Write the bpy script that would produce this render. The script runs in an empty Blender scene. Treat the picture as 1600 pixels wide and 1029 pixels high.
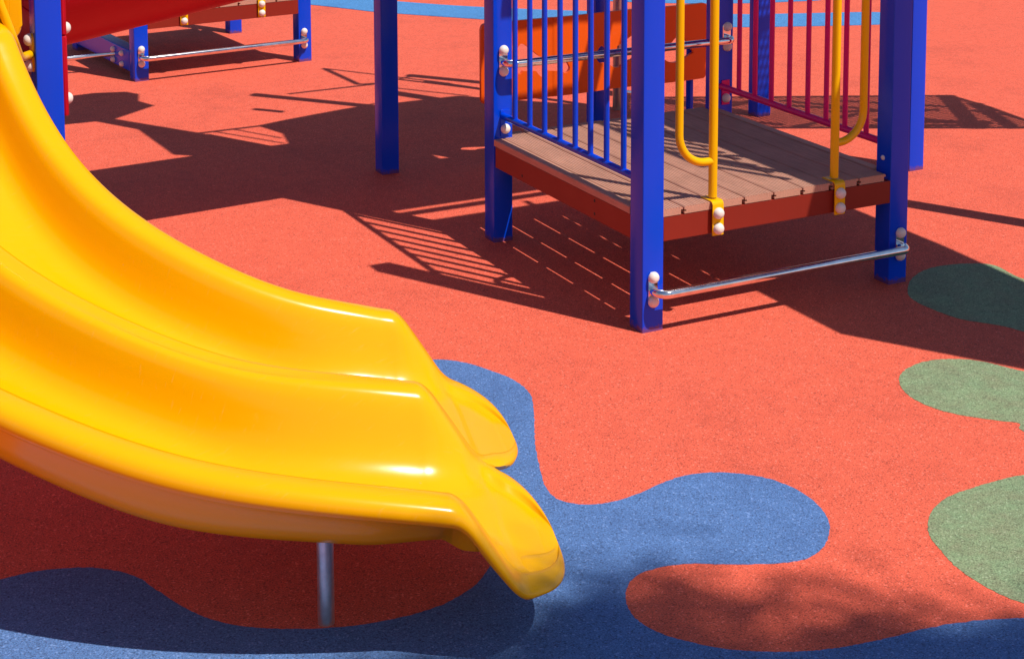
import bpy, bmesh, math, random
from math import radians, sin, cos, pi, sqrt
from mathutils import Vector, Matrix, Quaternion
random.seed(7)
S = bpy.context.scene
# ---------------------------------------------------------------- camera
CAM = Vector((-3.53529, -5.70782, 2.52434))
R = Vector((0.888638, -0.458603, -0.002475)); U = Vector((0.054853, 0.100928, 0.99338)); FW = Vector((0.455318, 0.882891, -0.114844))
cd = bpy.data.cameras.new('camera'); cam = bpy.data.objects.new('camera', cd); S.collection.objects.link(cam)
m = Matrix.Identity(4)
for i, a in enumerate((R, U, -FW)):
    for j in range(3): m[j][i] = a[j]
m.translation = CAM
cam.matrix_world = m
cd.sensor_width = 36; cd.lens = 36 * 2661.94 / 1600
cd.shift_x = 0; cd.shift_y = -(514.5 + 145.65) / 1600
cd.clip_start = 0.05; cd.clip_end = 2000
S.camera = cam
S.render.resolution_x = 1024; S.render.resolution_y = 658
# ---------------------------------------------------------------- light
LD = Vector((-.296, .546, -1.0))                     # direction sunlight travels
SKY = 0.085
w = bpy.data.worlds.new('World'); S.world = w; w.use_nodes = True
nt = w.node_tree; sky = nt.nodes.new('ShaderNodeTexSky'); sky.sky_type = 'NISHITA'; sky.sun_disc = False
sky.sun_elevation = math.atan2(1, .621); sky.sun_rotation = math.atan2(.296, -.546)
sky.dust_density = 0.6; sky.ozone_density = 3.0
bg = nt.nodes['Background']; bg.inputs[1].default_value = SKY
nt.links.new(sky.outputs[0], bg.inputs[0])
sl = bpy.data.lights.new('sun', 'SUN'); sl.energy = 4.75; sl.angle = radians(.5); sl.color = (1, .955, .88)
so = bpy.data.objects.new('sun', sl); S.collection.objects.link(so)
so.rotation_euler = LD.to_track_quat('-Z', 'Y').to_euler(); so.location = (2, -4, 9)
S.view_settings.view_transform = 'Standard'; S.view_settings.look = 'None'
S.view_settings.exposure = 0.05; S.view_settings.gamma = 1
# ---------------------------------------------------------------- materials
def lin(c):
    return tuple(((x / 255) / 12.92 if x <= 10 else (((x / 255) + .055) / 1.055) ** 2.4) for x in c)
def newmat(name):
    mt = bpy.data.materials.new(name); mt.use_nodes = True
    n = mt.node_tree.nodes; l = mt.node_tree.links
    return mt, n, l, n['Principled BSDF']
def rgba(c): return (c[0], c[1], c[2], 1)
def texco(n, l, scale=(1, 1, 1), kind='Object'):
    tc = n.new('ShaderNodeTexCoord'); mp = n.new('ShaderNodeMapping'); mp.inputs['Scale'].default_value = scale
    l.new(tc.outputs[kind], mp.inputs[0]); return mp.outputs[0]
def noise(n, l, co, scale, detail=3, rough=.5):
    t = n.new('ShaderNodeTexNoise'); t.inputs['Scale'].default_value = scale; t.inputs['Detail'].default_value = detail
    t.inputs['Roughness'].default_value = rough; l.new(co, t.inputs['Vector']); return t.outputs[0]
def ramp(n, l, fac, stops):
    r = n.new('ShaderNodeValToRGB'); e = r.color_ramp.elements
    while len(e) < len(stops): e.new(.5)
    for k, (p, c) in enumerate(stops): e[k].position = p; e[k].color = rgba(c)
    l.new(fac, r.inputs[0]); return r.outputs[0]
def mixc(n, l, a, b, fac, mode='MIX'):
    x = n.new('ShaderNodeMix'); x.data_type = 'RGBA'; x.blend_type = mode
    for s, v in ((0, fac), (6, a), (7, b)):
        if isinstance(v, (int, float)): x.inputs[s].default_value = v
        elif isinstance(v, tuple): x.inputs[s].default_value = rgba(v)
        else: l.new(v, x.inputs[s])
    return x.outputs[2]
def bump(n, l, h, bs, strength=.3, dist=.002):
    b = n.new('ShaderNodeBump'); b.inputs['Strength'].default_value = strength; b.inputs['Distance'].default_value = dist
    l.new(h, b.inputs['Height']); l.new(b.outputs[0], bs.inputs['Normal'])
def mul(c, k): return tuple(min(1, x * k) for x in c)

def epdm(name, c, tint=None):
    """poured rubber granules: speckled colour, patchy wear, granular relief"""
    mt, n, l, b = newmat(name)
    co = texco(n, l)
    g1 = noise(n, l, co, 200, 3, .75)
    v = n.new('ShaderNodeTexVoronoi'); v.inputs['Scale'].default_value = 190; l.new(co, v.inputs['Vector'])
    col = ramp(n, l, g1, [(.33, mul(c, .42)), (.43, mul(c, .80)), (.53, c), (.66, mul(c, 1.35))])
    sep = n.new('ShaderNodeSeparateColor'); l.new(v.outputs['Color'], sep.inputs[0])
    dk = ramp(n, l, sep.outputs[0], [(.0, (1, 1, 1)), (.86, (1, 1, 1)), (.92, (.40, .36, .38))])
    col = mixc(n, l, col, dk, .6, 'MULTIPLY')
    lt = ramp(n, l, sep.outputs[1], [(.0, (0, 0, 0)), (.93, (0, 0, 0)), (.98, (1, 1, 1))])
    col = mixc(n, l, col, tuple(min(1, x * 1.25 + .06) for x in c), lt)
    big = noise(n, l, co, 1.7, 6, .62)
    col = mixc(n, l, col, ramp(n, l, big, [(.3, (.86, .86, .88)), (.5, (1, 1, 1)), (.72, (1.0, .97, .95))]), 1.0, 'MULTIPLY')
    mid = noise(n, l, co, 14, 4, .6)
    col = mixc(n, l, col, ramp(n, l, mid, [(.3, (.9, .9, .91)), (.6, (1, 1, 1))]), 1.0, 'MULTIPLY')
    if tint: col = mixc(n, l, col, tint, ramp(n, l, noise(n, l, co, 9, 6, .7), [(.38, (0, 0, 0)), (.62, (1, 1, 1))]), 'MULTIPLY')
    l.new(col, b.inputs['Base Color']); b.inputs['Roughness'].default_value = .82
    b.inputs['Specular IOR Level'].default_value = .35
    h = n.new('ShaderNodeMath'); h.operation = 'ADD'; l.new(g1, h.inputs[0]); l.new(v.outputs['Distance'], h.inputs[1])
    bump(n, l, h.outputs[0], b, .55, .0022)
    return mt
def paint(name, c, rough=.28, coat=.0, wear=0.05, orange=.05):
    mt, n, l, b = newmat(name)
    co = texco(n, l)
    nz = noise(n, l, co, 3.5, 5, .6)
    col = mixc(n, l, c, ramp(n, l, nz, [(.3, (1 - wear,) * 3), (.7, (1, 1, 1))]), 1.0, 'MULTIPLY')
    # dust and small chips
    n2 = noise(n, l, co, 60, 3, .7)
    chip = ramp(n, l, n2, [(.70, (0, 0, 0)), (.78, (1, 1, 1))])
    col = mixc(n, l, col, tuple(x * .8 + .05 for x in c), chip)
    if 'plastic' in name:      # rubbed streaks and fine scratches
        sc = noise(n, l, texco(n, l, (3, 60, 8)), 3, 4, .7)
        col = mixc(n, l, col, tuple(min(1, x * .9 + .07) for x in c), ramp(n, l, sc, [(.60, (0, 0, 0)), (.82, (.5, .5, .5))]))
    if name == 'blue_paint':   # rubber dust and scuffs where the posts enter the ground
        sx = n.new('ShaderNodeSeparateXYZ'); l.new(co, sx.inputs[0])
        z = n.new('ShaderNodeMapRange'); z.inputs['From Min'].default_value = .0; z.inputs['From Max'].default_value = .05
        z.inputs['To Min'].default_value = .62; z.inputs['To Max'].default_value = .0; l.new(sx.outputs[2], z.inputs[0])
        gr = n.new('ShaderNodeMath'); gr.operation = 'ADD'; l.new(z.outputs[0], gr.inputs[0]); l.new(noise(n, l, co, 45, 4, .7), gr.inputs[1])
        col = mixc(n, l, col, (.20, .06, .05), ramp(n, l, gr.outputs[0], [(.80, (0, 0, 0)), (1.0, (.75, .75, .75))]))
        sc = noise(n, l, texco(n, l, (40, 40, 5)), 4, 4, .75)
        col = mixc(n, l, col, (.12, .16, .50), ramp(n, l, sc, [(.70, (0, 0, 0)), (.76, (.5, .5, .5))]))
    l.new(col, b.inputs['Base Color'])
    rr = n.new('ShaderNodeMapRange'); rr.inputs['To Min'].default_value = rough * .8; rr.inputs['To Max'].default_value = rough * 1.35
    l.new(noise(n, l, co, 9, 5, .6), rr.inputs[0]); l.new(rr.outputs[0], b.inputs['Roughness'])
    b.inputs['Specular IOR Level'].default_value = .3
    b.inputs['Coat Weight'].default_value = coat; b.inputs['Coat Roughness'].default_value = .12
    bump(n, l, noise(n, l, co, 55, 2, .5), b, orange, .0015)
    return mt
def metal(name, c=(.72, .72, .74), rough=.14, brushed=None):
    mt, n, l, b = newmat(name)
    co = texco(n, l)
    l.new(ramp(n, l, noise(n, l, co, 25, 4, .7), [(.3, mul(c, .8)), (.6, c)]), b.inputs['Base Color'])
    b.inputs['Metallic'].default_value = 1
    rr = n.new('ShaderNodeMapRange'); rr.inputs['To Min'].default_value = rough * .7; rr.inputs['To Max'].default_value = rough * 1.5
    l.new(noise(n, l, co, 18, 5, .7), rr.inputs[0]); l.new(rr.outputs[0], b.inputs['Roughness'])
    bump(n, l, noise(n, l, co, 12, 3, .5), b, .06, .002)
    return mt
def wood(name, c, grooves=False):
    mt, n, l, b = newmat(name)
    co = texco(n, l, (60, 2.5, 60)); co2 = texco(n, l)
    g = noise(n, l, co, 3, 5, .65)
    col = ramp(n, l, g, [(.28, mul(c, .72)), (.5, c), (.75, mul(c, 1.18))])
    col = mixc(n, l, col, ramp(n, l, noise(n, l, co2, 5, 5, .65), [(.3, (.82, .81, .8)), (.65, (1, 1, 1))]), 1.0, 'MULTIPLY')
    spots = ramp(n, l, noise(n, l, co2, 42, 2, .5), [(.755, (0, 0, 0)), (.79, (1, 1, 1))])
    col = mixc(n, l, col, (.62, .52, .48), spots)
    l.new(col, b.inputs['Base Color']); b.inputs['Roughness'].default_value = .62
    bump(n, l, g, b, .25, .001)
    return mt
RED = (.79, .124, .066)
M = dict(
    red_rubber=epdm('red_rubber', RED),
    blue_rubber=epdm('blue_rubber', (.092, .190, .43)),
    lightblue_rubber=epdm('light_blue_rubber', (.075, .255, .56)),
    green_rubber=epdm('green_rubber', (.235, .325, .17), (1.0, .82, .86)),
    blue=paint('blue_paint', (.0, .058, .66), .2),
    yellow=paint('yellow_plastic', (.84, .405, .0), .2, .04, .03, .03),
    yellowpaint=paint('yellow_paint', (.86, .46, .0), .22),
    redplastic=paint('red_plastic', (.50, .0, .014), .38),
    orange=paint('orange_plastic', (.92, .11, .004), .33),
    magenta=paint('magenta_paint', (.80, .003, .17), .3),
    brown=paint('brown_paint', (.25, .022, .011), .42),
    chrome=metal('chrome', (.86, .86, .87), .10), steel=metal('steel', (.5, .47, .45), .3), dullsteel=metal('dull_steel', (.80, .77, .76), .36),
    cap=paint('cream_cap', (.80, .70, .62), .35),
    deck=wood('composite_board', (.55, .275, .185)),
    dark=paint('dark_end', (.02, .02, .025), .5),
)
mt, n, l, b = newmat('leaf'); co = texco(n, l)
l.new(ramp(n, l, noise(n, l, co, 3, 3), [(.3, (.03, .07, .012)), (.7, (.09, .16, .03))]), b.inputs['Base Color']); b.inputs['Roughness'].default_value = .5
M['leaf'] = mt
M['bark'] = wood('bark', (.12, .085, .06))
# ---------------------------------------------------------------- object helpers
C = S.collection
def link(name, bm, mat, parent=None, sharp=20, loc=None):
    me = bpy.data.meshes.new(name)
    bmesh.ops.recalc_face_normals(bm, faces=bm.faces[:]) if len(bm.faces) < 60000 else None
    bm.to_mesh(me); bm.free()
    for f in me.polygons: f.use_smooth = True
    me.set_sharp_from_angle(angle=radians(sharp))
    me.materials.append(M[mat] if isinstance(mat, str) else mat)
    o = bpy.data.objects.new(name, me); C.objects.link(o)
    if parent: o.parent = parent
    if loc: o.location = loc
    return o
def tag(o, label=None, cat=None, group=None, kind=None):
    if label: o['label'] = label
    if cat: o['category'] = cat
    if group: o['group'] = group
    if kind: o['kind'] = kind
    return o
def thing(name, loc, label, cat, group=None, rz=0):
    o = bpy.data.objects.new(name, None); C.objects.link(o); o.location = loc; o.rotation_euler = (0, 0, rz)
    o.empty_display_size = .1
    return tag(o, label, cat, group)
def box(bm, x0, x1, y0, y1, z0, z1, bev=0.0):
    """box with chamfered vertical and horizontal edges"""
    t = bmesh.new()
    bmesh.ops.create_cube(t, size=1)
    for v in t.verts:
        v.co = Vector(((x0 + x1) / 2 + v.co.x * (x1 - x0), (y0 + y1) / 2 + v.co.y * (y1 - y0), (z0 + z1) / 2 + v.co.z * (z1 - z0)))
    if bev > 0: bmesh.ops.bevel(t, geom=t.edges[:], offset=bev, segments=2, profile=.5, affect='EDGES')
    merge(bm, t)
def merge(bm, t, mat=None):
    if mat: bmesh.ops.transform(t, matrix=mat, verts=t.verts[:])
    vm = {}
    for v in t.verts: vm[v.index if False else v] = bm.verts.new(v.co)
    for f in t.faces:
        try: bm.faces.new([vm[v] for v in f.verts])
        except ValueError: pass
    t.free()
def post_mesh(x0, y0, wd, z0, z1, r=.0045, cap=True):
    """square tube with rounded corners"""
    bm = bmesh.new(); pts = []
    for cx, cy, a0 in ((x0 + wd - r, y0 + wd - r, 0), (x0 + r, y0 + wd - r, 90), (x0 + r, y0 + r, 180), (x0 + wd - r, y0 + r, 270)):
        for k in range(5):
            a = radians(a0 + k * 22.5); pts.append((cx + r * cos(a), cy + r * sin(a)))
    rows = [[bm.verts.new((x, y, z)) for x, y in pts] for z in (z0, z1)]
    N = len(pts)
    for i in range(N): bm.faces.new((rows[0][i], rows[0][(i + 1) % N], rows[1][(i + 1) % N], rows[1][i]))
    bm.faces.new(rows[1])
    if cap:   # domed plastic cap
        prev = rows[1]; c = Vector((x0 + wd / 2, y0 + wd / 2, 0))
        for s_, dz in ((1.03, .002), (1.03, .02), (.8, .035), (.4, .042)):
            nw = [bm.verts.new((c.x + (x - c.x) * s_, c.y + (y - c.y) * s_, z1 + dz)) for x, y in pts]
            for i in range(N): bm.faces.new((prev[i], prev[(i + 1) % N], nw[(i + 1) % N], nw[i]))
            prev = nw
        bm.faces.new(prev)
    return bm
def fillet(pts, rad, seg=7):
    pts = [Vector(p) for p in pts]; out = [pts[0]]
    for i in range(1, len(pts) - 1):
        a, b, c = pts[i - 1], pts[i], pts[i + 1]
        d1 = (a - b); d2 = (c - b); l1, l2 = d1.length, d2.length; d1.normalize(); d2.normalize()
        ang = d1.angle(d2)
        if ang > pi - .02: out.append(b); continue
        t = min(rad / math.tan(ang / 2), l1 * .49 if i > 1 else l1 * .95, l2 * .49 if i < len(pts) - 2 else l2 * .95)
        rr = t * math.tan(ang / 2)
        bis = (d1 + d2).normalized(); ctr = b + bis * (rr / sin(ang / 2))
        p0 = b + d1 * t; p1 = b + d2 * t
        v0 = p0 - ctr; v1 = p1 - ctr; th = v0.angle(v1); ax = v0.cross(v1).normalized()
        for k in range(seg + 1): out.append(ctr + Quaternion(ax, th * k / seg) @ v0)
    out.append(pts[-1]); return out
def tube(bm, pts, r, seg=16, caps=True, radii=None):
    pts = [Vector(p) for p in pts]
    q = []
    for p in pts:
        if not q or (p - q[-1]).length > 1e-5: q.append(p)
    pts = q; n_ = len(pts); T = []
    for i in range(n_):
        a = pts[max(i - 1, 0)]; b = pts[min(i + 1, n_ - 1)]; T.append((b - a).normalized())
    ref = Vector((0, 0, 1)) if abs(T[0].z) < .9 else Vector((1, 0, 0))
    nrm = (ref - T[0] * ref.dot(T[0])).normalized(); rows = []
    for i in range(n_):
        if i: nrm = (nrm - T[i] * nrm.dot(T[i])).normalized()
        bn = T[i].cross(nrm); rr = radii[i] if radii else r
        rows.append([bm.verts.new(pts[i] + (nrm * cos(2 * pi * k / seg) + bn * sin(2 * pi * k / seg)) * rr) for k in range(seg)])
    for i in range(n_ - 1):
        for k in range(seg):
            bm.faces.new((rows[i][k], rows[i][(k + 1) % seg], rows[i + 1][(k + 1) % seg], rows[i + 1][k]))
    if caps: bm.faces.new(rows[0]); bm.faces.new(rows[-1])
def dome(bm, p, d, r=.0235, h=.026):
    """mushroom shaped bolt cover on point p facing d"""
    d = Vector(d).normalized(); ref = Vector((0, 0, 1)) if abs(d.z) < .9 else Vector((1, 0, 0))
    a = d.cross(ref).normalized(); b_ = d.cross(a); p = Vector(p); prev = None; N = 20
    prof = [(1.0, 0), (1.03, .12), (1.0, .3), (.9, .55), (.72, .77), (.48, .92), (.22, .985)]
    for rr, hh in prof:
        row = [bm.verts.new(p + (a * cos(2 * pi * k / N) + b_ * sin(2 * pi * k / N)) * r * rr + d * h * hh) for k in range(N)]
        if prev:
            for k in range(N): bm.faces.new((prev[k], prev[(k + 1) % N], row[(k + 1) % N], row[k]))
        prev = row
    bm.faces.new(prev)
def caps_obj(plist, d, parent, r=.0235):
    for p in plist:
        bm = bmesh.new(); dome(bm, p, d, r); link('bolt_cap', bm, 'cap', parent, 60)
def plate(bm, c, d, up, wd, ht, th):
    """rounded oblong plate: centre c, normal d"""
    c = Vector(c); d = Vector(d).normalized(); up = Vector(up); sd = up.cross(d); pts = []
    r = wd / 2 * .98
    for k in range(9):
        a = pi * k / 8; pts.append(sd * (r * cos(a)) + up * (ht / 2 - r + r * sin(a)))
    for k in range(9):
        a = pi + pi * k / 8; pts.append(sd * (r * cos(a)) + up * (-ht / 2 + r + r * sin(a)))
    f = [bm.verts.new(c + p) for p in pts]; g = [bm.verts.new(c + p * .97 + d * th) for p in pts]; N = len(pts)
    for i in range(N): bm.faces.new((f[i], f[(i + 1) % N], g[(i + 1) % N], g[i]))
    bm.faces.new(g); bm.faces.new(f)
def extrude_poly(bm, pts, z0, z1):
    a = [bm.verts.new((x, y, z0)) for x, y in pts]; b_ = [bm.verts.new((x, y, z1)) for x, y in pts]; N = len(pts)
    for i in range(N): bm.faces.new((a[i], a[(i + 1) % N], b_[(i + 1) % N], b_[i]))
    bm.faces.new(a); bm.faces.new(b_)
def catmull(P, sub=8):
    out = []; N = len(P)
    for i in range(N):
        p0, p1, p2, p3 = [Vector(P[(i + k) % N]) for k in (-1, 0, 1, 2)]
        for k in range(sub):
            t = k / sub
            out.append(.5 * ((2 * p1) + (p2 - p0) * t + (2 * p0 - 5 * p1 + 4 * p2 - p3) * t * t + (3 * p1 - p0 - 3 * p2 + p3) * t ** 3))
    return out
# ================================================================ SETTING
def sheet(name, pts, z, mat, jitter=0.0010, sub=8, smooth=True):
    P = catmull([Vector(p) for p in pts], sub) if smooth else [Vector(p) for p in pts]
    # resample about every 8 mm so the granular edge is slightly ragged
    Q = []
    for i in range(len(P)):
        a, b_ = P[i], P[(i + 1) % len(P)]; k = max(1, int((b_ - a).length / .009))
        for j in range(k): Q.append(a.lerp(b_, j / k) + Vector((random.gauss(0, jitter), random.gauss(0, jitter))))
    from mathutils.geometry import tessellate_polygon
    tri = tessellate_polygon([[Vector((q.x, q.y, 0)) for q in Q]])
    bm = bmesh.new(); vs = [bm.verts.new((q.x, q.y, z)) for q in Q]
    for t in tri:
        try: bm.faces.new([vs[i] for i in t])
        except ValueError: pass
    bmesh.ops.recalc_face_normals(bm, faces=bm.faces[:])
    if sum(f.normal.z for f in bm.faces) < 0: bmesh.ops.reverse_faces(bm, faces=bm.faces[:])
    lo = [bm.verts.new((q.x, q.y, -.002)) for q in Q]      # the inlay's edge goes down into the ground
    for i in range(len(Q)): bm.faces.new((vs[i], vs[(i + 1) % len(Q)], lo[(i + 1) % len(Q)], lo[i]))
    me = bpy.data.meshes.new(name); bm.to_mesh(me); bm.free(); me.materials.append(M[mat])
    o = bpy.data.objects.new(name, me); C.objects.link(o); tag(o, kind='structure'); return o
bm = bmesh.new(); vs = [bm.verts.new(p) for p in ((-300, -300, 0), (300, -300, 0), (300, 300, 0), (-300, 300, 0))]; bm.faces.new(vs)
g = link('ground', bm, 'red_rubber'); tag(g, kind='structure')
BLUE = [(-0.883, 0.144), (-0.785, 0.07), (-0.718, -0.074), (-0.685, -0.198), (-0.693, -0.331), (-0.749, -0.467), (-0.873, -0.709), (-0.954, -0.894), (-1.01, -1.051), (-1.003, -1.146), (-0.941, -1.204), (-0.858, -1.222), (-0.754, -1.21), (-0.636, -1.179), (-0.532, -1.174), (-0.43, -1.211), (-0.337, -1.298), (-0.291, -1.411), (-0.295, -1.552), (-0.346, -1.67), (-0.433, -1.763), (-0.524, -1.805), (-0.602, -1.799), (-0.693, -1.764), (-0.778, -1.72), (-0.86, -1.673), (-0.956, -1.648), (-1.055, -1.665), (-1.129, -1.741), (-1.162, -1.822), (-1.165, -1.897), (-1.14, -1.973), (-1.097, -2.035), (-1.025, -2.113), (-0.91, -2.187), (-0.777, -2.238), (-0.624, -2.264), (-0.498, -2.275), (-0.379, -2.296), (-0.272, -2.332), (-0.148, -2.401), (-0.056, -2.568), (-0.464, -2.848), (-1.18, -2.756), (-1.894, -2.513), (-2.503, -2.067), (-2.994, -1.53), (-3.157, -0.95), (-2.918, -0.807), (-2.704, -0.816), (-2.612, -0.814), (-2.506, -0.844), (-2.423, -0.891), (-2.35, -0.98), (-2.309, -1.105), (-2.269, -1.225), (-2.222, -1.315), (-2.155, -1.392), (-2.065, -1.454), (-1.953, -1.508), (-1.833, -1.541), (-1.702, -1.552), (-1.595, -1.537), (-1.491, -1.491), (-1.4, -1.412), (-1.317, -1.302), (-1.233, -1.11), (-1.152, -0.844), (-1.111, -0.584), (-1.086, -0.29), (-1.041, -0.046), (-0.953, 0.121)]
sheet('ground_marking', BLUE, .0012, 'blue_rubber')
sheet('ground_marking', [(1.291, -0.105), (1.42, 0.017), (1.572, 0.086), (1.718, 0.08), (1.84, 0.026), (1.873, -0.042), (1.856, -0.221), (1.981, -0.326), (2.04, -0.636), (1.702, -0.885), (1.458, -0.916), (1.39, -0.705), (1.349, -0.601), (1.26, -0.471), (1.235, -0.302), (1.244, -0.19)], .0012, 'green_rubber')
sheet('ground_marking', [(0.593, -0.882), (0.678, -0.806), (0.8, -0.768), (0.91, -0.788), (1.007, -0.861), (1.086, -1.02), (1.209, -1.225), (1.151, -1.524), (0.825, -1.656), (0.708, -1.536), (0.69, -1.419), (0.725, -1.37), (0.676, -1.32), (0.589, -1.218), (0.544, -1.117), (0.541, -0.998)], .0012, 'green_rubber', sub=6)
sheet('ground_marking', [(-0.074, -1.812), (-0.008, -1.751), (0.088, -1.701), (0.199, -1.683), (0.34, -1.678), (0.442, -1.689), (0.618, -1.743), (0.68, -2.011), (0.483, -2.287), (0.094, -2.497), (-0.065, -2.414), (-0.147, -2.301), (-0.177, -2.205), (-0.178, -2.072), (-0.149, -1.956), (-0.119, -1.873)], .0012, 'green_rubber')
sheet('ground_marking', [(1.3, 8.35), (1.561, 7.969), (1.758, 7.649), (1.905, 7.395), (2.054, 7.213), (2.3, 6.93), (2.564, 6.639), (2.733, 6.451), (3.3, 5.95), (4.172, 5.397), (4.617, 5.191), (5.279, 4.933), (5.46, 4.93), (5.60, 5.08), (5.637, 5.369), (4.965, 5.66), (4.501, 5.873), (3.6, 6.5), (2.819, 7.154), (2.293, 7.762), (2.0, 8.2), (1.8, 8.7), (1.4, 8.8)], .004, 'lightblue_rubber')
sheet('ground_marking', [(2.6, 8.6), (3.3, 7.6), (4.1, 6.75), (4.803, 6.31), (5.323, 6.142), (5.588, 6.10), (5.75, 6.3), (5.7, 6.7), (5.2, 7.3), (4.2, 8.4), (3.2, 9.3), (2.6, 9.2)], .004, 'lightblue_rubber')
# ================================================================ PLATFORM HELPERS
def bar_with_elbows(parent, xa, xb, y, z, off=.068, r=.019, mat='chrome', name='foot_rail'):
    bm = bmesh.new()
    tube(bm, fillet([(xa, y + .004, z), (xa, y - off, z), (xb, y - off, z), (xb, y + .004, z)], .042, 8), r, 20)
    rail = link(name, bm, mat, parent, 50)
    for x in (xa, xb):
        bm = bmesh.new(); plate(bm, (x, y - .0005, z + .004), (0, -1, 0), (0, 0, 1), .046, .15, .006)
        link('bracket', bm, mat, rail)
        caps_obj([(x, y - .006, z + .058), (x, y - .006, z - .044)], (0, -1, 0), rail)
    return rail
def deck(parent, X0, X1, Y0, Y1, zt, posts, zb, edge=.05, pitch=.1445, groove=True, th=.031, fas=.10, joist=True, gap=.0080):
    """composite boards running along y on a brown steel frame; posts = list of (x0,x1,y0,y1) notches"""
    zt0 = zt - th
    x = X0 + edge; k = 0
    def ylim(xa, xb):
        a, b_ = Y0 + .0015, Y1
        for (px0, px1, py0, py1) in posts:
            if xb > px0 + .004 and xa < px1 - .004 and (xb - xa < .06 or (min(xb, px1) - max(xa, px0)) > .07):
                if (py0 + py1) / 2 < (Y0 + Y1) / 2: a = max(a, py1 + .003)
                else: b_ = min(b_, py0 - .003)
        return a, b_
    def boards(xa, xb, grooved):
        bm = bmesh.new(); a, b_ = ylim(xa, xb)
        ed = []
        # cross-section: top ridges, side clip slots
        g_ = .0034
        top = []
        if grooved:
            n_ = int((xb - xa - .008) / .0125); pw = (xb - xa - .008) / n_; xx = xa + .004
            for i in range(n_):
                top += [(xx + .0012, zt - g_), (xx + .0030, zt), (xx + pw - .0018, zt), (xx + pw, zt - g_)]
                xx += pw
        prof = [(xa, zt0), (xa, zt0 + .009), (xa + .009, zt0 + .009), (xa + .009, zt0 + .017), (xa, zt0 + .017), (xa, zt - .004), (xa + .004, zt)] + top + \
               [(xb - .004, zt), (xb, zt - .004), (xb, zt - .011), (xb - .009, zt - .011), (xb - .009, zt0)]
        if not grooved: prof = [(xa, zt0), (xa, zt - .004), (xa + .003, zt), (xb - .003, zt), (xb, zt - .004), (xb, zt0)]
        if a > b_: return
        r0 = [bm.verts.new((p[0], a, p[1])) for p in prof]; r1 = [bm.verts.new((p[0], b_, p[1])) for p in prof]
        for i in range(len(prof)): j = (i + 1) % len(prof); bm.faces.new((r0[i], r0[j], r1[j], r1[i]))
        bm.faces.new(r0); bm.faces.new(r1)
        link('deck_board', bm, 'deck', parent, 20)
    # edge strips
    boards(X0, X0 + edge - .004, False); boards(X1 - edge + .004, X1, False)
    xs = [X0 + edge]
    nb = max(1, round((X1 - X0 - 2 * edge) / pitch)); pw = (X1 - X0 - 2 * edge) / nb
    for i in range(nb): boards(X0 + edge + i * pw, X0 + edge + (i + 1) * pw - gap, groove)
    # frame
    z1 = zt0 - .003; z0 = z1 - fas
    def fascia(x0, x1, y0, y1, holes=()):
        bm = bmesh.new(); box(bm, x0, x1, y0, y1, z0, z1, .002); f = link('fascia', bm, 'brown', parent)
        return f
    W_ = .1
    fascia(X0 + W_ + .001, X1 - .001, Y0 + .003, Y0 + .043)
    fascia(X0 + W_ + .001, X1 - W_ - .001, Y1 - .043, Y1 - .003)
    f = fascia(X0 + .003, X0 + .043, Y0 + W_ + .001, Y1 - W_ - .001)
    fascia(X1 - .06, X1 - .02, Y0 + W_ + .045, Y1 - W_ - .001)
    if joist:
        for t in (.27, .5, .73):
            yy = Y0 + (Y1 - Y0) * t; bm = bmesh.new(); box(bm, X0 + .045, X1 - .062, yy - .02, yy + .02, z0 + .02, z1 - .001, .002); link('joist', bm, 'brown', parent)
    return f
def railing(parent, x, y0, y1, zlow, ztop, ys, mat, name='guard_railing', r=.0125, rr=.0165):
    bm = bmesh.new(); tube(bm, [(x, y0, zlow), (x, y1, zlow)], rr, 16)
    rl = link(name, bm, mat, parent, 50)
    bm = bmesh.new(); tube(bm, [(x, y0, ztop), (x, y1, ztop)], rr, 16); link('top_rail', bm, mat, rl, 50)
    for y in ys:
        bm = bmesh.new(); tube(bm, [(x, y, zlow + .006), (x, y, ztop - .006)], r, 14); link('baluster', bm, mat, rl, 50)
    return rl
PW = .1
LU = 1.272; LV = 1.342
# ================================================================ 1. LOW PLATFORM
P = thing('play_platform', (0, 0, 0), 'near low platform of brown boards on blue posts with blue and magenta railings', 'play platform', 'low play platforms')
for x, y, h in ((0, 0, 2.2), (0, LV, 2.2), (LU, 0, 2.35), (1.297, 1.394, 2.35)):
    link('post', post_mesh(x, y, PW, 0, h), 'blue', P, 20)
ZT = .504
f = deck(P, 0, LU + .03, 0, LV + PW - .01, ZT, [(0, .1, 0, .1), (0, .1, LV, LV + .1), (LU, LU + .1, 0, .1), (1.297, 1.4, 1.394, 1.5)], .37)
# bolt holes on the side fascia
for y, z in ((1.058, .397), (.395, .452), (.395, .395)):
    bm = bmesh.new(); dome(bm, (.003, y, z), (-1, 0, 0), .007, .001); link('bolt_hole', bm, 'dark', f)
bm = bmesh.new(); dome(bm, (LU, .054, .562), (-1, 0, 0), .011, .009); link('bolt_cap', bm, 'cap', P)
bar_with_elbows(P, .047, LU + .055, 0, .173)
bar_with_elbows(P, .05, 1.32, LV, .872, name='grab_rail')
# blue guard railing between the two left posts
ys = [1.217, 1.07, .928, .784, .646, .512, .376, .236]
rb = railing(P, .05, .1, LV, .612, 1.62, ys, 'blue')
def tab_plate(parent, x, y, z, sgn, mat, zcap):
    """flat lug welded to the rail end, bolted to the post face"""
    bm = bmesh.new(); t = .006
    box(bm, x - .024, x + .024, y - t if sgn < 0 else y, y if sgn < 0 else y + t, zcap - .035, z + .03, .002)
    link('lug', bm, mat, parent)
    caps_obj([(x, y + sgn * t, zcap)], (0, sgn, 0), parent)
tab_plate(rb, .058, LV, .612, -1, 'blue', .551)
tab_plate(rb, .05, .1, .612, 1, 'blue', .551)
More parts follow.
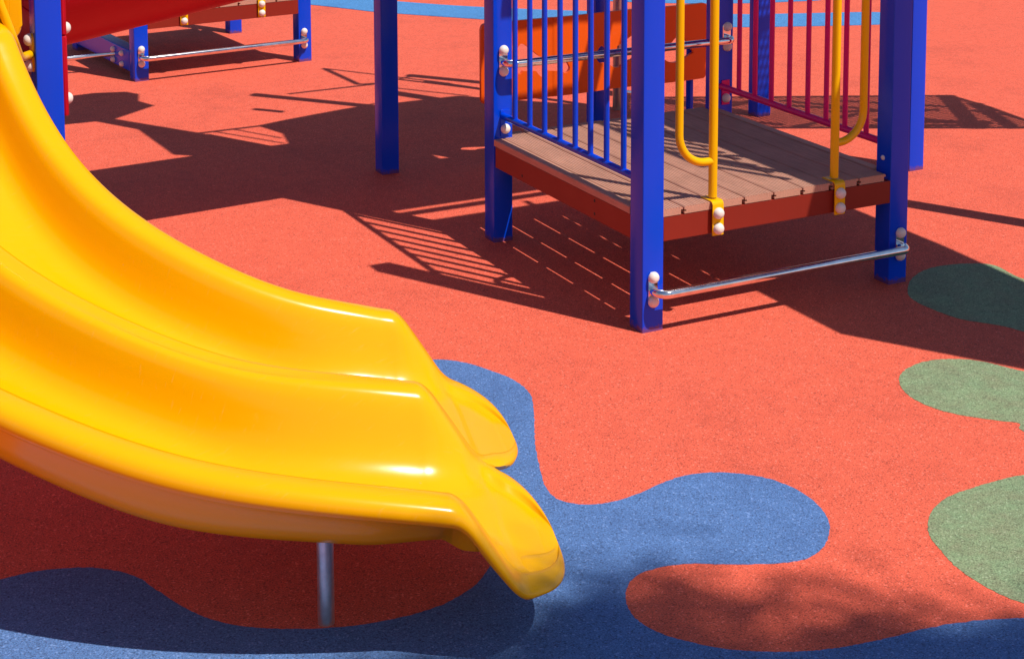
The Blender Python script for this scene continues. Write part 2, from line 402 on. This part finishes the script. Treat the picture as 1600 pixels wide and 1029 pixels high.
# magenta guard railing between the right posts
rm = railing(P, LU + .05, .1, 1.394, .612, 1.62, [1.23, 1.094, .956, .812, .667, .527, .387, .235], 'magenta')
tab_plate(rm, 1.352, 1.394, .612, -1, 'magenta', .549)
tab_plate(rm, 1.322, .1, .612, 1, 'magenta', .549)
# yellow looped grab handles on strap brackets
def grab(x, sx, loopx):
    bm = bmesh.new(); yv = .03
    tube(bm, [(x, yv, ZT + .012), (x, yv, 1.66)], .0188, 18)
    h = link('grab_handle', bm, 'yellowpaint', P, 50)
    bm = bmesh.new()
    tube(bm, fillet([(x, yv, .668), (loopx, yv, .668), (loopx, yv, 1.56), (x, yv, 1.56)], .13, 12), .0172, 18, caps=False)
    link('loop', bm, 'yellowpaint', h, 50)
    # strap bent over the deck edge
    bm = bmesh.new(); x0, x1 = x - .003 - .027, x - .003 + .027; t = .005
    prof = [(.066, ZT + .008), (-.004, ZT + .008)]
    outer = fillet([(0, .075, ZT + .001 + t), (0, -.012 - t, ZT + .001 + t), (0, -.012 - t, .365)], .018, 5)
    inner = fillet([(0, .075, ZT + .001), (0, -.012, ZT + .001), (0, -.012, .365)], .013, 5)
    ra = [[bm.verts.new((xx, p.y, p.z)) for p in outer] for xx in (x0, x1)]
    rb_ = [[bm.verts.new((xx, p.y, p.z)) for p in inner] for xx in (x0, x1)]
    for A in (ra, rb_):
        for i in range(len(A[0]) - 1): bm.faces.new((A[0][i], A[0][i + 1], A[1][i + 1], A[1][i]))
    for s_ in (0, 1):
        for i in range(len(outer) - 1): bm.faces.new((ra[s_][i], ra[s_][i + 1], rb_[s_][i + 1], rb_[s_][i]))
    for e in (0, -1): bm.faces.new((ra[0][e], ra[1][e], rb_[1][e], rb_[0][e]))
    st = link('strap', bm, 'yellowpaint', h, 30)
    caps_obj([(x - .003, -.017, .459), (x - .003, -.017, .394)], (0, -1, 0), h)
    return h
grab(.357, 1, .190); grab(.985, -1, 1.137)
# ================================================================ 2. TALL POSTS
def solo(name, x, y, z1, label, wd=PW, rz=0, mat='blue', group='tall square blue posts'):
    bm = post_mesh(-wd / 2, -wd / 2, wd, 0, z1)
    o = link(name, bm, mat, None, 20); o.location = (x, y, 0); o.rotation_euler = (0, 0, rz)
    tag(o, label, 'post', group); return o
solo('square_post', .045, 2.74, 2.22, 'tall square blue post standing alone on the shaded red ground left of the low platform')
solo('square_post', 2.632, 1.454, 2.5, 'bright sunlit blue post behind the front right post of the low platform')
solo('square_post', 1.60, 3.13, 2.5, 'dark blue post behind the orange cut-out panel and the blue railing', .088, radians(10))
solo('square_post', 2.63, 2.875, 2.5, 'blue post dappled by mesh shade behind the magenta railing')
solo('square_post', 2.65, .05, 2.2, 'blue post outside the right edge of the picture casting a thin band of shade')
bm = bmesh.new(); tube(bm, [(0, 0, 0), (0, 0, 2.4)], .03, 20); tube(bm, [(-.028, 0, 2.4), (0, 0, 2.43)], .02, 12)
o = link('steel_pole', bm, 'steel', None, 50); o.location = (1.915, 3.41, 0); tag(o, 'round bare steel pole behind the orange panel', 'pole')
bm = bmesh.new(); tube(bm, [(-.02, 0, .125), (.09, 0, .1), (.14, -.02, .09)], .014, 14); link('side_peg', bm, 'chrome', o, 50)
# ================================================================ 3. ORANGE PANEL
def panel():
    T = thing('climbing_panel', (.58, 2.65, 0), 'long orange plastic panel with wavy cut-out holes seen through the blue railing', 'panel')
    L = 1.50; z0, z1 = .335, .79; th = .022
    def hole1(u):   # lower and upper limits of first opening
        if not .20 < u < .56: return None
        t = (u - .20) / .36
        up = .655 - .13 * t + .022 * sin(9 * t); lo = .505 - .03 * t - .035 * max(0, sin(14 * t + .6))
        k = min(1, min(t, 1 - t) * 7) ** .5; c = (up + lo) / 2
        return c + (lo - c) * k, c + (up - c) * k
    def hole2(u):
        if not .74 < u < 1.02: return None
        t = (u - .74) / .28
        up = .60 - .07 * sin(pi * t) ** 2 * (1 if t < .5 else .6) + .05 * t; lo = .475 + .018 * sin(9 * t)
        k = min(1, min(t, 1 - t) * 8) ** .5; c = (up + lo) / 2
        return c + (lo - c) * k, c + (up - c) * k
    def hole3(u):
        if not 1.17 < u < 1.41: return None
        t = (u - 1.17) / .24
        up = .50 + .12 * sin(pi * t) ** 1.5 * (.6 + .6 * t); lo = .50 - .05 * sin(pi * t) * (1.4 - t)
        return lo, up
    def wave(u): return -.010 * cos(2 * pi * (u - .55) / .75) * (1 if u > .45 else .4)
    bm = bmesh.new(); n_ = 220; cols = []
    for i in range(n_ + 1):
        u = L * i / n_; e = min(u, L - u); rc = .03
        cz = (rc - sqrt(max(0, rc * rc - (rc - e) ** 2))) if e < rc else 0
        h = hole1(u) or hole2(u) or hole3(u)
        lo, hi = h if h else ((z0 + z1) / 2,) * 2
        cols.append((u, z0 + cz, lo, hi, z1 - cz, bool(h)))
    for side in (0, 1):
        prevv = None
        for (u, a, lo, hi, b_, h) in cols:
            y = wave(u) + (th if side else 0)
            zs = [a + .0, a + (lo - a) * .5, lo, hi, hi + (b_ - hi) * .5, b_]
            row = [bm.verts.new((u, y, z)) for z in zs]
            if prevv:
                for k in range(5):
                    if k == 2 : continue
                    bm.faces.new((prevv[k], row[k], row[k + 1], prevv[k + 1]))
            prevv = row
            if side == 0: cols[cols.index((u, a, lo, hi, b_, h))] = (u, a, lo, hi, b_, h)
    bm.verts.ensure_lookup_table(); N6 = 6 * len(cols)
    for i in range(len(cols) - 1):
        for k in (0, 2, 3, 5):
            a, b_ = i * 6 + k, (i + 1) * 6 + k
            if k in (2, 3) and not (cols[i][5] or cols[i + 1][5]): continue
            bm.faces.new((bm.verts[a], bm.verts[b_], bm.verts[N6 + b_], bm.verts[N6 + a]))
    for i in (0, len(cols) - 1):
        for k in (0, 1, 3, 4):
            a = i * 6 + k; bm.faces.new((bm.verts[a], bm.verts[a + 1], bm.verts[N6 + a + 1], bm.verts[N6 + a]))
    bmesh.ops.remove_doubles(bm, verts=bm.verts[:], dist=.0004)
    link('panel_board', bm, 'orange', T, 40)
    for x in (.10, 1.42):
        bm = bmesh.new(); tube(bm, [(x, .06, .0), (x, .06, .74)], .022, 14); link('panel_leg', bm, 'blue', T, 50) if x > 1 else bm.free()
    return T
panel()
# ================================================================ 4. FAR LOW PLATFORM
rz2 = math.atan2(.1, 1.228)
P2 = thing('play_platform', (-.585, 5.645, 0), 'far low platform with chrome foot rail and low blue beam behind the red tube', 'play platform', 'low play platforms', rz2)
L2u, L2v = 1.228, 1.28
for x, y, h in ((0, 0, 2.2), (L2u, 0, 2.2), (0, L2v, 2.2), (L2u, L2v, 2.2)):
    link('post', post_mesh(x, y, PW, 0, h), 'blue', P2, 20)
deck(P2, 0, L2u + .03, 0, L2v + PW, .488, [(0, .1, 0, .1), (0, .1, L2v, L2v + .1), (L2u, L2u + .1, 0, .1), (L2u, L2u + .1, L2v, L2v + .1)], .37, gap=.0025)
bar_with_elbows(P2, .047, L2u + .04, 0, .165)
bm = bmesh.new(); box(bm, -.002, .098, PW + .001, L2v - .001, .055, .2, .006); bb = link('side_beam', bm, 'blue', P2)
caps_obj([(-.002, .24, .16), (-.002, .24, .085), (-.002, .42, .16), (-.002, .42, .085)], (-1, 0, 0), bb, .02)
for x in (.36, .94):
    bm = bmesh.new(); box(bm, x - .028, x + .028, -.012, -.006, .36, .50, .002); box(bm, x - .028, x + .028, -.011, .06, .4905, .496, .002)
    st = link('strap', bm, 'yellowpaint', P2)
    caps_obj([(x, -.012, .455), (x, -.012, .39)], (0, -1, 0), st)
    bm = bmesh.new(); tube(bm, [(x, .03, .496), (x, .03, 1.6)], .0188, 14); link('grab_handle', bm, 'yellowpaint', P2, 50)
# low chrome rail reaching left from the beam
bm = bmesh.new(); tube(bm, [(-1.75, 6.02, .10), (-1.1, 6.13, .105), (-.60, 6.06, .125)], .016, 14)
o = link('ground_rail', bm, 'chrome', None, 50); tag(o, 'thin chrome rail near the ground left of the far platform', 'rail')
for x, y, z in ((-1.75, 6.02, .10), (-1.1, 6.13, .105)):
    bm = bmesh.new(); tube(bm, [(x, y, 0), (x, y, z)], .015, 12); link('rail_leg', bm, 'steel', o)
# ================================================================ 5. SLIDE TOWER (post, deck, red panel)
GT = thing('slide_tower', (-2.241, .71, 0), 'blue posted tower with brown deck at the top of the yellow slide', 'play tower')
GX, GY = 0.0, 0.0
for x, y in ((0, 0), (-1.3, 0), (0, 1.33), (-1.3, 1.33)):
    link('post', post_mesh(x, y, PW, 0, 2.9), 'blue', GT, 20)
def gt_deck():
    deck(GT, -1.3, .07, .0, 1.43, 1.10, [(0, .1, 0, .1), (-1.3, -1.2, 0, .1), (0, .1, 1.33, 1.43), (-1.3, -1.2, 1.33, 1.43)], 1.0, joist=False)
gt_deck()
bm = bmesh.new(); box(bm, .101, .121, .012, 1.42, .99, 1.30, .006); box(bm, .101, .121, .012, 1.42, 1.302, 2.3, .006)
rp = link('side_panel', bm, 'redplastic', GT)
caps_obj([(.121, .06, 1.322), (.121, .06, 1.049), (.121, .06, 1.6)], (1, 0, 0), rp)
bm = bmesh.new(); box(bm, -.9, -.02, 1.36, 1.385, 1.15, 2.2, .01); link('back_panel', bm, 'redplastic', GT)
# yellow bent pipe bolted to the post
bm = bmesh.new(); tube(bm, fillet([(-.16, -.14, 1.50), (-.105, -.135, 1.33), (-.07, -.06, 1.245), (-.004, .05, 1.235)], .08, 8), .0165, 16)
hp = link('hand_pipe', bm, 'yellowpaint', GT, 50)
bm = bmesh.new(); plate(bm, (0, .05, 1.24), (-1, 0, 0), (0, 0, 1), .05, .15, .008); link('bracket', bm, 'yellowpaint', hp)
caps_obj([(-.008, .05, 1.29), (-.008, .05, 1.19)], (-1, 0, 0), hp)
# ribbed yellow entry hood
H = bmesh.new()
def hood():
    t = bmesh.new(); pts = []
    z0, z1, x0, x1 = 1.315, 2.25, -.80, -.065
    out = fillet([(x0, 0, z1), (x0, 0, z0), (x1, 0, z0), (x1, 0, z1)], .06, 6)
    a = [t.verts.new((p.x, -.10, p.z)) for p in out]; b_ = [t.verts.new((p.x, -.055, p.z)) for p in out]
    for i in range(len(out)): j = (i + 1) % len(out); t.faces.new((a[i], a[j], b_[j], b_[i]))
    t.faces.new(a); t.faces.new(b_)
    bmesh.ops.bevel(t, geom=[e for e in t.edges if abs(e.verts[0].co.y - e.verts[1].co.y) < 1e-6], offset=.012, segments=3, profile=.5, affect='EDGES')
    merge(H, t)
    for k in range(11):
        x = -.125 - k * .058
        box(H, x - .014, x + .014, -.124, -.095, 1.36, 2.2, .008)
hood()
hd = link('slide_hood', H, 'yellow', None, 40); hd.location = (-2.241, .71, 0)
tag(hd, 'ribbed yellow plastic entry hood hanging above the top of the slide beside the blue post', 'slide hood')
# ================================================================ 6. RED TUBE
def red_tube():
    bm = bmesh.new(); ax0 = Vector((-2.10, 2.13, 1.42)); ax1 = Vector((.02, 2.10, 1.77)); Rr = .46; seg = 56; n_ = 46
    d = (ax1 - ax0).normalized(); upv = Vector((0, 0, 1)); sd = d.cross(upv).normalized(); uv = sd.cross(d)
    outer = []; inner = []
    for i in range(n_ + 1):
        t = i / n_; c = ax0.lerp(ax1, t)
        rr = Rr * (1 + (.10 if t < .02 or t > .985 else 0)) + .0025 * sin(i * 2 * pi / 2)
        outer.append([bm.verts.new(c + (sd * cos(2 * pi * k / seg) + uv * sin(2 * pi * k / seg)) * rr) for k in range(seg)])
        inner.append([bm.verts.new(c + (sd * cos(2 * pi * k / seg) + uv * sin(2 * pi * k / seg)) * (Rr - .02)) for k in range(seg)])
    for rows in (outer, inner):
        for i in range(n_):
            for k in range(seg): bm.faces.new((rows[i][k], rows[i][(k + 1) % seg], rows[i + 1][(k + 1) % seg], rows[i + 1][k]))
    for i in (0, n_):
        for k in range(seg): bm.faces.new((outer[i][k], outer[i][(k + 1) % seg], inner[i][(k + 1) % seg], inner[i][k]))
    o = link('crawl_tube', bm, 'redplastic', None, 40)
    tag(o, 'big glossy red plastic crawl tube slanting up to the right from the slide tower', 'crawl tube')
red_tube()
# ================================================================ 7. SLIDE
SL_U = [2.44446, -3.25672, -0.07645, 1.59507, 0.60561, -2.88262]
SL_V = [1.72092, -5.1149, 4.17306, 0.99287, -3.43267, 0.41259]
SL_Z = [-4.48617, 13.26245, -15.56194, 9.51941, -3.57507, 1.37877]
def poly(c, t):
    r = 0
    for a in c: r = r * t + a
    return r
def slide():
    T = thing('double_slide', (-2.05, -1.1, 0), 'big glossy yellow two lane plastic slide curving down to two rounded lips', 'slide')
    inv = Vector((2.05, 1.1, 0))
    st = []; N = 90
    for i in range(N + 1):
        s_ = i / N; h = .01
        p = Vector((poly(SL_U, s_), poly(SL_V, s_), poly(SL_Z, s_)))
        tg = Vector((poly(SL_U, min(1, s_ + h)) - poly(SL_U, max(0, s_ - h)), poly(SL_V, min(1, s_ + h)) - poly(SL_V, max(0, s_ - h)), 0)).normalized()
        st.append([p, tg, .6342 - .1492 * (1 - s_), s_, 0.0])
    # level entry piece back into the deck
    d0 = st[0][1]; ent = []
    for k in range(8, 0, -1):
        q = st[0][0] - d0 * (.05 * k); q.z = 1.379 + .016 * min(k, 2); ent.append([q, d0, st[0][2], 0.0, 0.0])
    ext = []; dE = st[-1][1]; pE = st[-1][0]; NE = 48
    EXL = .368
    for k in range(1, NE + 1):
        e = k / NE; e = 1 - (1 - e) ** 1.6
        q = pE + dE * (EXL * e); ext.append([q, dE, st[-1][2], 1.0, e])
    allst = ent + st + ext
    wall = .250
    # lane profile: lateral t from outer (0) to ridge (1), height above floor as fraction of wall
    def lane_prof(w_, f=0):
        b_ = .032 * f; W3 = [b_ * .2, b_ * .5, b_ * .8, b_ * 1.1, b_ * 1.35, b_ * 1.5, b_ * 1.5]
        # (offset from outer crest toward the ridge in metres, height rel. crest, kind)
        o = [(-.050, -.064), (-.055, -.045), (-.051, -.026), (-.040, -.010), (-.020, -.002), (0, 0), (.022, -.001), (.040, -.007), (.054, -.024), (.063 + W3[0], -.06), (.070 + W3[1], -.108), (.078 + W3[2], -.155), (.089 + W3[3], -.195), (.108 + W3[4], -.227), (.140 + W3[5], -.246), (.18 + W3[6], -.25)]
        c = [(w_ - .18 - W3[6], -.25), (w_ - .140 - W3[5], -.246), (w_ - .108 - W3[4], -.227), (w_ - .089 - W3[3], -.195), (w_ - .078 - W3[2], -.155), (w_ - .070 - W3[1], -.108), (w_ - .063 - W3[0], -.06), (w_ - .053, -.024), (w_ - .039, -.007), (w_ - .021, -.001), (w_, 0)]
        mid = [(.18 + W3[6] + (w_ - .36 - 2 * W3[6]) * k / 5, -.25 - .004 * sin(pi * k / 5)) for k in range(1, 5)]
        return o + mid + c
    def under_prof(w_, a, f):
        m_ = lambda p0, p1: p0 + (p1 - p0) * f
        return [(w_ + .018 * a, -.009 * a), (w_ + .036 * a, -.026 * a), (w_ + .046 * a, -.05 * a), (w_ + .03 * a, -.285), (w_ * .75, -.288), (w_ * .6, -.288), (m_(.2, .24), -.286), (m_(.13, .168), -.273), (m_(.08, .112), -.245), (m_(.045, .072), -.205), (m_(.02, .042), -.15), (m_(.004, .018), -.10), (-.012, -.078), (-.035, -.072)]
    def sm(x): x = max(0, min(1, x)); return x * x * (3 - 2 * x)
    bm = bmesh.new()
    for side in (1, -1):       # +1 far lane, -1 near lane
        prev = None
        for (q, d, w_, s_, e) in allst:
            nrm = Vector((-d.y, d.x, 0)) * side
            wall = .250 - .024 * sm((s_ - .65) / .35); wf = wall / .25; thin = .008 * sm((s_ - .65) / .35)
            a_ = 0 if e <= .54 else max(.15, min(1, (e - .54) / .16))
            ff = sm((s_ - .55) / .45); lp = lane_prof(w_, ff); nt_ = len(lp); prof = [(t, h * wf + (thin if j >= nt_ + 3 and h < -.2 else 0)) for j, (t, h) in enumerate(lp + under_prof(w_, a_, sm((s_ - .55) / .45)))]
            D_ = EXL * e
            if e > 0:
                # crest falls: slope eases in over 7 cm, runs straight, eases out
                u1 = min(D_, .07); A_ = u1 * u1 / .14 + max(0, min(D_, .165) - .07)
                u2 = max(0, min(D_, .225) - .165); A_ += u2 - u2 * u2 / .12
                H_ = 1 - .93 * min(1, A_ / .160)
                k = max(0, 1 - max(0, (e - .26) / .74) ** 2.7) ** .43 if e > .26 else 1
                k = max(k, .03)
                k2 = max(.03, max(0, 1 - max(0, (e - .54) / .46) ** 2.1) ** .5) if e > .54 else 1
                drop = .11 * e ** 1.5
            else: H_ = 1; k = 1; k2 = 1; drop = 0
            tc = w_ * .5 - .005
            row = []
            zf = q.z - wall; zc = zf + wall * H_
            for i, (t, h) in enumerate(prof):
                kk = min(1, k * 2.2)
                if side < 0 and -.02 < t < .38 and not (nt_ <= i < nt_ + 3):
                    t += .11 * sm((D_ + (s_ - 1) * 2.2 + .16) / .24) * (1 - max(t, 0) / .38) * max(0, min(1, (-h - .07) / .07))
                t2 = tc + (min(max(t, 0), w_) - tc) * (k if t < tc else k2) + max(0, t - w_) * kk + (min(t, 0) if i < nt_ else min(t, 0) * k)
                if t > 0: t2 -= .048 * a_ * kk * min(1, t / w_) ** 3
                xr = max(0, (e - .84) / .16)
                roll = (i < 5) or (nt_ <= i < nt_ + 3)
                hs = 1 - .74 * sm((e - .2) / .6)
                if i < nt_ and not roll:
                    if e > 0:
                        hr = max(H_, .42) * h if h > -.071 * wf else None
                        lo_ = -.07 * wf * max(H_, .42)
                        if hr is None:
                            fl = -wall * H_ - (.004 * sm(e * 2)); hr = lo_ + (fl - lo_) * ((-h - .07 * wf) / (wall - .07 * wf)) if fl < lo_ else lo_
                        z = zc + hr * min(1, k * 1.5)
                    else: z = zf + h + wall
                elif roll: z = zc + h * hs
                elif e > 0:
                    B = sm(e / .24)
                    z0_ = zf + (h + wall) * H_ - .03 * (1 - H_) if h >= -.235 else zf + (h + wall)
                    z = (1 - B) * z0_ + B * (zc - (.066 * hs if h > -.18 else wall * H_ + .034 - .024 * e))
                else: z = q.z + h
                z -= drop
                if xr > 0:
                    zb_ = zc - .066 * hs - drop; z = zb_ + (z - zb_) * sqrt(max(0, 1 - xr ** 2.2))
                lateral = (w_ - t2)
                if side < 0: z -= .056 * s_ * min(1, lateral / w_)
                if s_ < 1 and lateral < .06 and i < nt_: z -= .028 * sin(pi * min(1, (1 - s_) * 1.3)) * (1 if s_ > .23 else s_ / .23) * (1 - abs(lateral) / .06)
                p = q + nrm * lateral + nrm * (-.03 if side < 0 else -.01) * max(0, (e - .54) / .46); row.append(bm.verts.new((p.x + inv.x, p.y + inv.y, z)))
            L_ = len(row)
            if prev:
                for i in range(L_ - 1):
                    if nt_ - 1 <= i <= nt_ + 2:      # inner face only where the lanes have parted
                        if a_ <= 0: continue
                    bm.faces.new((prev[i], prev[i + 1], row[i + 1], row[i]))
                bm.faces.new((prev[L_ - 1], prev[0], row[0], row[L_ - 1]))
            else: bm.faces.new(row)
            prev = row
        bm.faces.new(prev)
    bmesh.ops.remove_doubles(bm, verts=bm.verts[:], dist=.0002)
    body = link('slide_body', bm, 'yellow', T, 75)
    # steel legs with base flanges
    for x, y in ((-1.942, -1.478), (-1.70, -.86)):
        bm = bmesh.new(); tube(bm, [(x + 2.05, y + 1.1, 0), (x + 2.05, y + 1.1, .33)], .0235, 24)
        lg = link('leg', bm, 'dullsteel', T, 50)
    return T
slide()
# ================================================================ 8. SHADOW CASTERS ABOVE THE PICTURE (unseen, laid out from the ground shadows)
def lift(p, z): return (p[0] + .296 * z, p[1] - .546 * z)
def slab(bm, pts, z, th=.03): extrude_poly(bm, [lift(p, z) for p in pts], z, z + th)
# unseen slabs, flap and bars added to cast the middle ground shadows
RT = thing('shadow_caster', (.8, 1.4, 0), 'unseen slabs and bars above the picture added to cast the middle ground shadows', 'shadow caster')
bm = bmesh.new()
slab(bm, [(-.616, 2.506), (-.435, 2.153), (-.38, 2.04), (1.95, 2.03), (1.95, 2.80), (-.62, 2.80)], 2.6)
slab(bm, [(-.62, 2.801), (.42, 2.801), (.42, 3.05), (-.62, 3.05)], 2.6)
slab(bm, [(.42, 2.801), (1.08, 2.801), (1.08, 2.838), (.42, 2.838)], 2.6)
slab(bm, [(1.08, 2.801), (1.22, 2.801), (1.22, 3.05), (1.08, 3.05)], 2.6)  # openings between these slabs let sun onto the orange panel
slab(bm, [(1.31, 2.801), (1.95, 2.801), (1.95, 3.05), (1.31, 3.05)], 2.6)
slab(bm, [(-.62, 3.051), (2.0, 3.051), (2.0, 3.4), (1.2, 4.22), (.42, 4.23), (.2, 4.18), (-.05, 4.12), (-.24, 4.06), (-.17, 3.8), (-.22, 3.56), (-.35, 3.56), (-.62, 3.56)], 2.6)
slab(bm, [(-.28, 1.93), (1.9, 1.93), (1.9, 1.985), (-.30, 1.985)], 2.6)
slab(bm, [(-.08, 1.66), (1.9, 1.66), (1.9, 1.80), (-.13, 1.80)], 2.6)
link('shadow_slab', bm, 'blue', RT, loc=-RT.location)
bm = bmesh.new()
slab(bm, [(-1.447, 4.646), (-1.287, 4.652), (-1.096, 4.644), (-.91, 4.308), (-.89, 3.638), (-.718, 3.5), (-.347, 3.579), (-.61, 4.061), (-.974, 4.655), (-.656, 4.896), (-.714, 5.07), (-.659, 5.272), (-.708, 5.363), (-.906, 5.425), (-1.117, 5.409), (-1.301, 5.34)], 2.62)
link('shadow_flap', bm, 'redplastic', RT, loc=-RT.location)  # unseen flap cut to the outline of a ground shadow
bm = bmesh.new()
for a, b_, r in [((.011, 4.896), (.62, 4.16), .045), ((.216, 4.809), (.862, 4.818), .016), ((.715, 5.462), (1.3, 4.6), .014), ((.719, 5.435), (.738, 4.861), .022), ((.738, 4.862), (.862, 4.83), .016),
                 ((1.16, 4.96), (1.60, 4.40), .045), ((.86, 4.818), (1.201, 4.939), .014), ((1.041, 4.883), (1.45, 4.27), .018), ((.90, 4.66), (1.25, 4.2), .012), ((-.61, 4.061), (-.24, 4.062), .016), ((.415, 4.229), (.64, 4.291), .012),
                 ((-.52, 4.05), (-.25, 3.6), .010), ((-.40, 4.05), (-.22, 3.72), .010), ((.01, 4.35), (-.12, 4.5), .028)]:
    A_ = lift(a, 2.7); B_ = lift(b_, 2.7); tube(bm, [(A_[0], A_[1], 2.7), (B_[0], B_[1], 2.7)], r, 10)
link('shadow_bars', bm, 'yellowpaint', RT, loc=-RT.location)  # unseen bars placed so their shadows follow traced lines
# unseen slab and slats added to shade the right side
R2 = thing('shadow_caster', (1.9, -.5, 0), 'unseen blue slab and slats above the picture added to shade the right side', 'shadow caster')
bm = bmesh.new()
slab(bm, [(.72, -.39), (1.1, -1.0), (1.6, -1.8), (2.3, -1.35), (1.83, -.25), (1.865, .3), (1.88, 2.2), (.72, 2.2)], 2.3)
link('high_shadow_slab', bm, 'blue', R2, loc=-R2.location)
bm = bmesh.new()
for k in range(9):
    y = -.86 + k * .125; tube(bm, [(1.36, y, 2.33), (1.36, y, 3.05)], .018, 8)
tube(bm, [(1.36, -.92, 3.05), (1.36, .22, 3.05)], .02, 8)
link('shadow_slats', bm, 'blue', R2, loc=-R2.location)  # unseen bars added for the streaks of shade on the low deck
# mesh canopy behind
MC = thing('mesh_canopy', (3.6, 2.5, 0), 'perforated metal canopy on a frame above the picture', 'canopy')
mz = 2.5; A0 = (.0, 0)
outer = [(2.15, 3.66), (2.965, 3.246), (3.906, 2.79), (4.049, 2.693), (4.048, 2.366), (3.999, 2.005), (3.984, 1.775), (3.327, 2.122), (2.409, 2.607), (1.7, 2.96)]
bm = bmesh.new()
def fbar(a, b_, wd):
    a = Vector(lift(a, mz)); b_ = Vector(lift(b_, mz)); d = (b_ - a).normalized(); nn = Vector((-d.y, d.x)) * wd / 2
    extrude_poly(bm, [a + nn - d * wd / 3, b_ + nn + d * wd / 3, b_ - nn + d * wd / 3, a - nn - d * wd / 3], mz, mz + .03)
for i in range(len(outer)): fbar(outer[i], outer[(i + 1) % len(outer)], .035)
for a, b_, wd in [((4.019, 2.709), (3.6, 1.99), .11), ((4.03, 2.45), (3.80, 1.88), .09), ((3.826, 2.40), (4.0, 2.15), .05), ((3.3, 2.95), (3.807, 2.50), .045), ((3.363, 2.571), (3.55, 2.16), .05), ((3.0, 3.1), (3.434, 2.533), .05),
                  ((3.079, 2.721), (3.7, 2.45), .05), ((3.2, 2.4), (3.75, 2.05), .08), ((3.0, 2.35), (3.7, 2.0), .05), ((2.615, 2.498), (3.2, 2.6), .04), ((2.2, 3.1), (2.9, 3.2), .05), ((2.5, 3.4), (3.2, 2.75), .05), ((2.0, 3.3), (2.6, 2.6), .05)]:
    fbar(a, b_, wd)
link('canopy_frame', bm, 'blue', MC, loc=-MC.location)
bm = bmesh.new()
def inside(p, poly):
    c = False; j = len(poly) - 1
    for i in range(len(poly)):
        if (poly[i][1] > p[1]) != (poly[j][1] > p[1]) and p[0] < (poly[j][0] - poly[i][0]) * (p[1] - poly[i][1]) / (poly[j][1] - poly[i][1]) + poly[i][0]: c = not c
        j = i
    return c
pit = .034
def strip(fix, lo, hi, ax):
    run = None; t = lo
    while t < hi + .02:
        p = (t, fix) if ax == 0 else (fix, t); ins = inside(p, outer) and t < hi
        if ins and run is None: run = t
        if not ins and run is not None:
            a = (run, fix) if ax == 0 else (fix, run); b_ = (t, fix) if ax == 0 else (fix, t)
            A_ = lift(a, mz); B_ = lift(b_, mz); h_ = .0075
            if ax == 0: extrude_poly(bm, [(A_[0], A_[1] - h_), (B_[0], B_[1] - h_), (B_[0], B_[1] + h_), (A_[0], A_[1] + h_)], mz + .006, mz + .010)
            else: extrude_poly(bm, [(A_[0] - h_, A_[1]), (A_[0] + h_, A_[1]), (B_[0] + h_, B_[1]), (B_[0] - h_, B_[1])], mz + .012, mz + .016)
            run = None
        t += .02
y = 1.7
while y < 3.7: strip(y, 1.6, 4.15, 0); y += pit
x = 1.6
while x < 4.15: strip(x, 1.7, 3.75, 1); x += pit
link('mesh_sheet', bm, 'steel', MC, loc=-MC.location)
# ================================================================ 9. TREE beside the playground (its shade reaches the foreground)
def tree():
    T = thing('shade_tree', (2.6, -6.9, 0), 'leafy tree beside the playground outside the picture whose shade falls on the foreground', 'tree')
    o0 = Vector((2.6, -6.9, 0))
    shade = [(-1.887, -1.90), (-1.80, -1.88), (-1.65, -1.88), (-1.45, -1.92), (-1.27, -1.86), (-1.13, -1.66), (-1.048, -1.70), (-.971, -1.74), (-.83, -1.82), (-.87, -1.93), (-.834, -2.03), (-.707, -2.03), (-.579, -1.95), (-.486, -2.0), (-.441, -2.1), (-.499, -2.168), (-.6, -2.2), (-.47, -2.33), (-.40, -2.37), (-.25, -2.45), (.2, -2.85), (.2, -3.6), (-1.0, -4.1), (-2.3, -3.0), (-2.2, -2.3)]
    bm = bmesh.new(); rnd = random.Random(3); n_ = 0; cl = []
    while n_ < 850:
        g_ = (rnd.uniform(-2.4, .4), rnd.uniform(-4.2, -1.35))
        if not inside(g_, shade): continue
        lobe = g_[0] > -1.12 and g_[1] > -2.30
        if lobe and rnd.random() < .35: continue
        sg = .12 if lobe else .085
        z = rnd.uniform(9.5, 12.5); c = Vector((g_[0] + .296 * z, g_[1] - .546 * z, z)); cl.append(c); n_ += 1
        for k in range(11 if lobe else 34):
            p = c + Vector((rnd.gauss(0, sg), rnd.gauss(0, sg), rnd.gauss(0, .14)))
            d = Vector((rnd.gauss(0, 1), rnd.gauss(0, 1), rnd.gauss(0, .5))).normalized(); s_ = Vector((rnd.gauss(0, 1), rnd.gauss(0, 1), rnd.gauss(0, .5))).cross(d).normalized()
            L_ = rnd.uniform(.07, .11); W_ = L_ * .32
            v = [p, p + d * L_ * .5 + s_ * W_, p + d * L_, p + d * L_ * .5 - s_ * W_]
            bm.faces.new([bm.verts.new(q - o0) for q in v])
    me = bpy.data.meshes.new('crown'); bm.to_mesh(me); bm.free(); me.materials.append(M['leaf'])
    o = bpy.data.objects.new('crown', me); C.objects.link(o); o.parent = T
    bm = bmesh.new()
    tube(bm, [(0, 0, 0), (-.05, .03, 1.2), (-.15, .1, 3.6), (-.4, .2, 7.2)], .2, 12, radii=[.24, .18, .15, .12])
    for k in range(9):
        e = cl[k * 90] - o0; s_ = Vector((-.4, .2, 7.1)); mid = s_.lerp(e, .5) + Vector((0, 0, .25))
        tube(bm, [s_, mid, e], .05, 8, radii=[.085, .05, .012])
    link('trunk', bm, 'bark', T, 60)
tree()
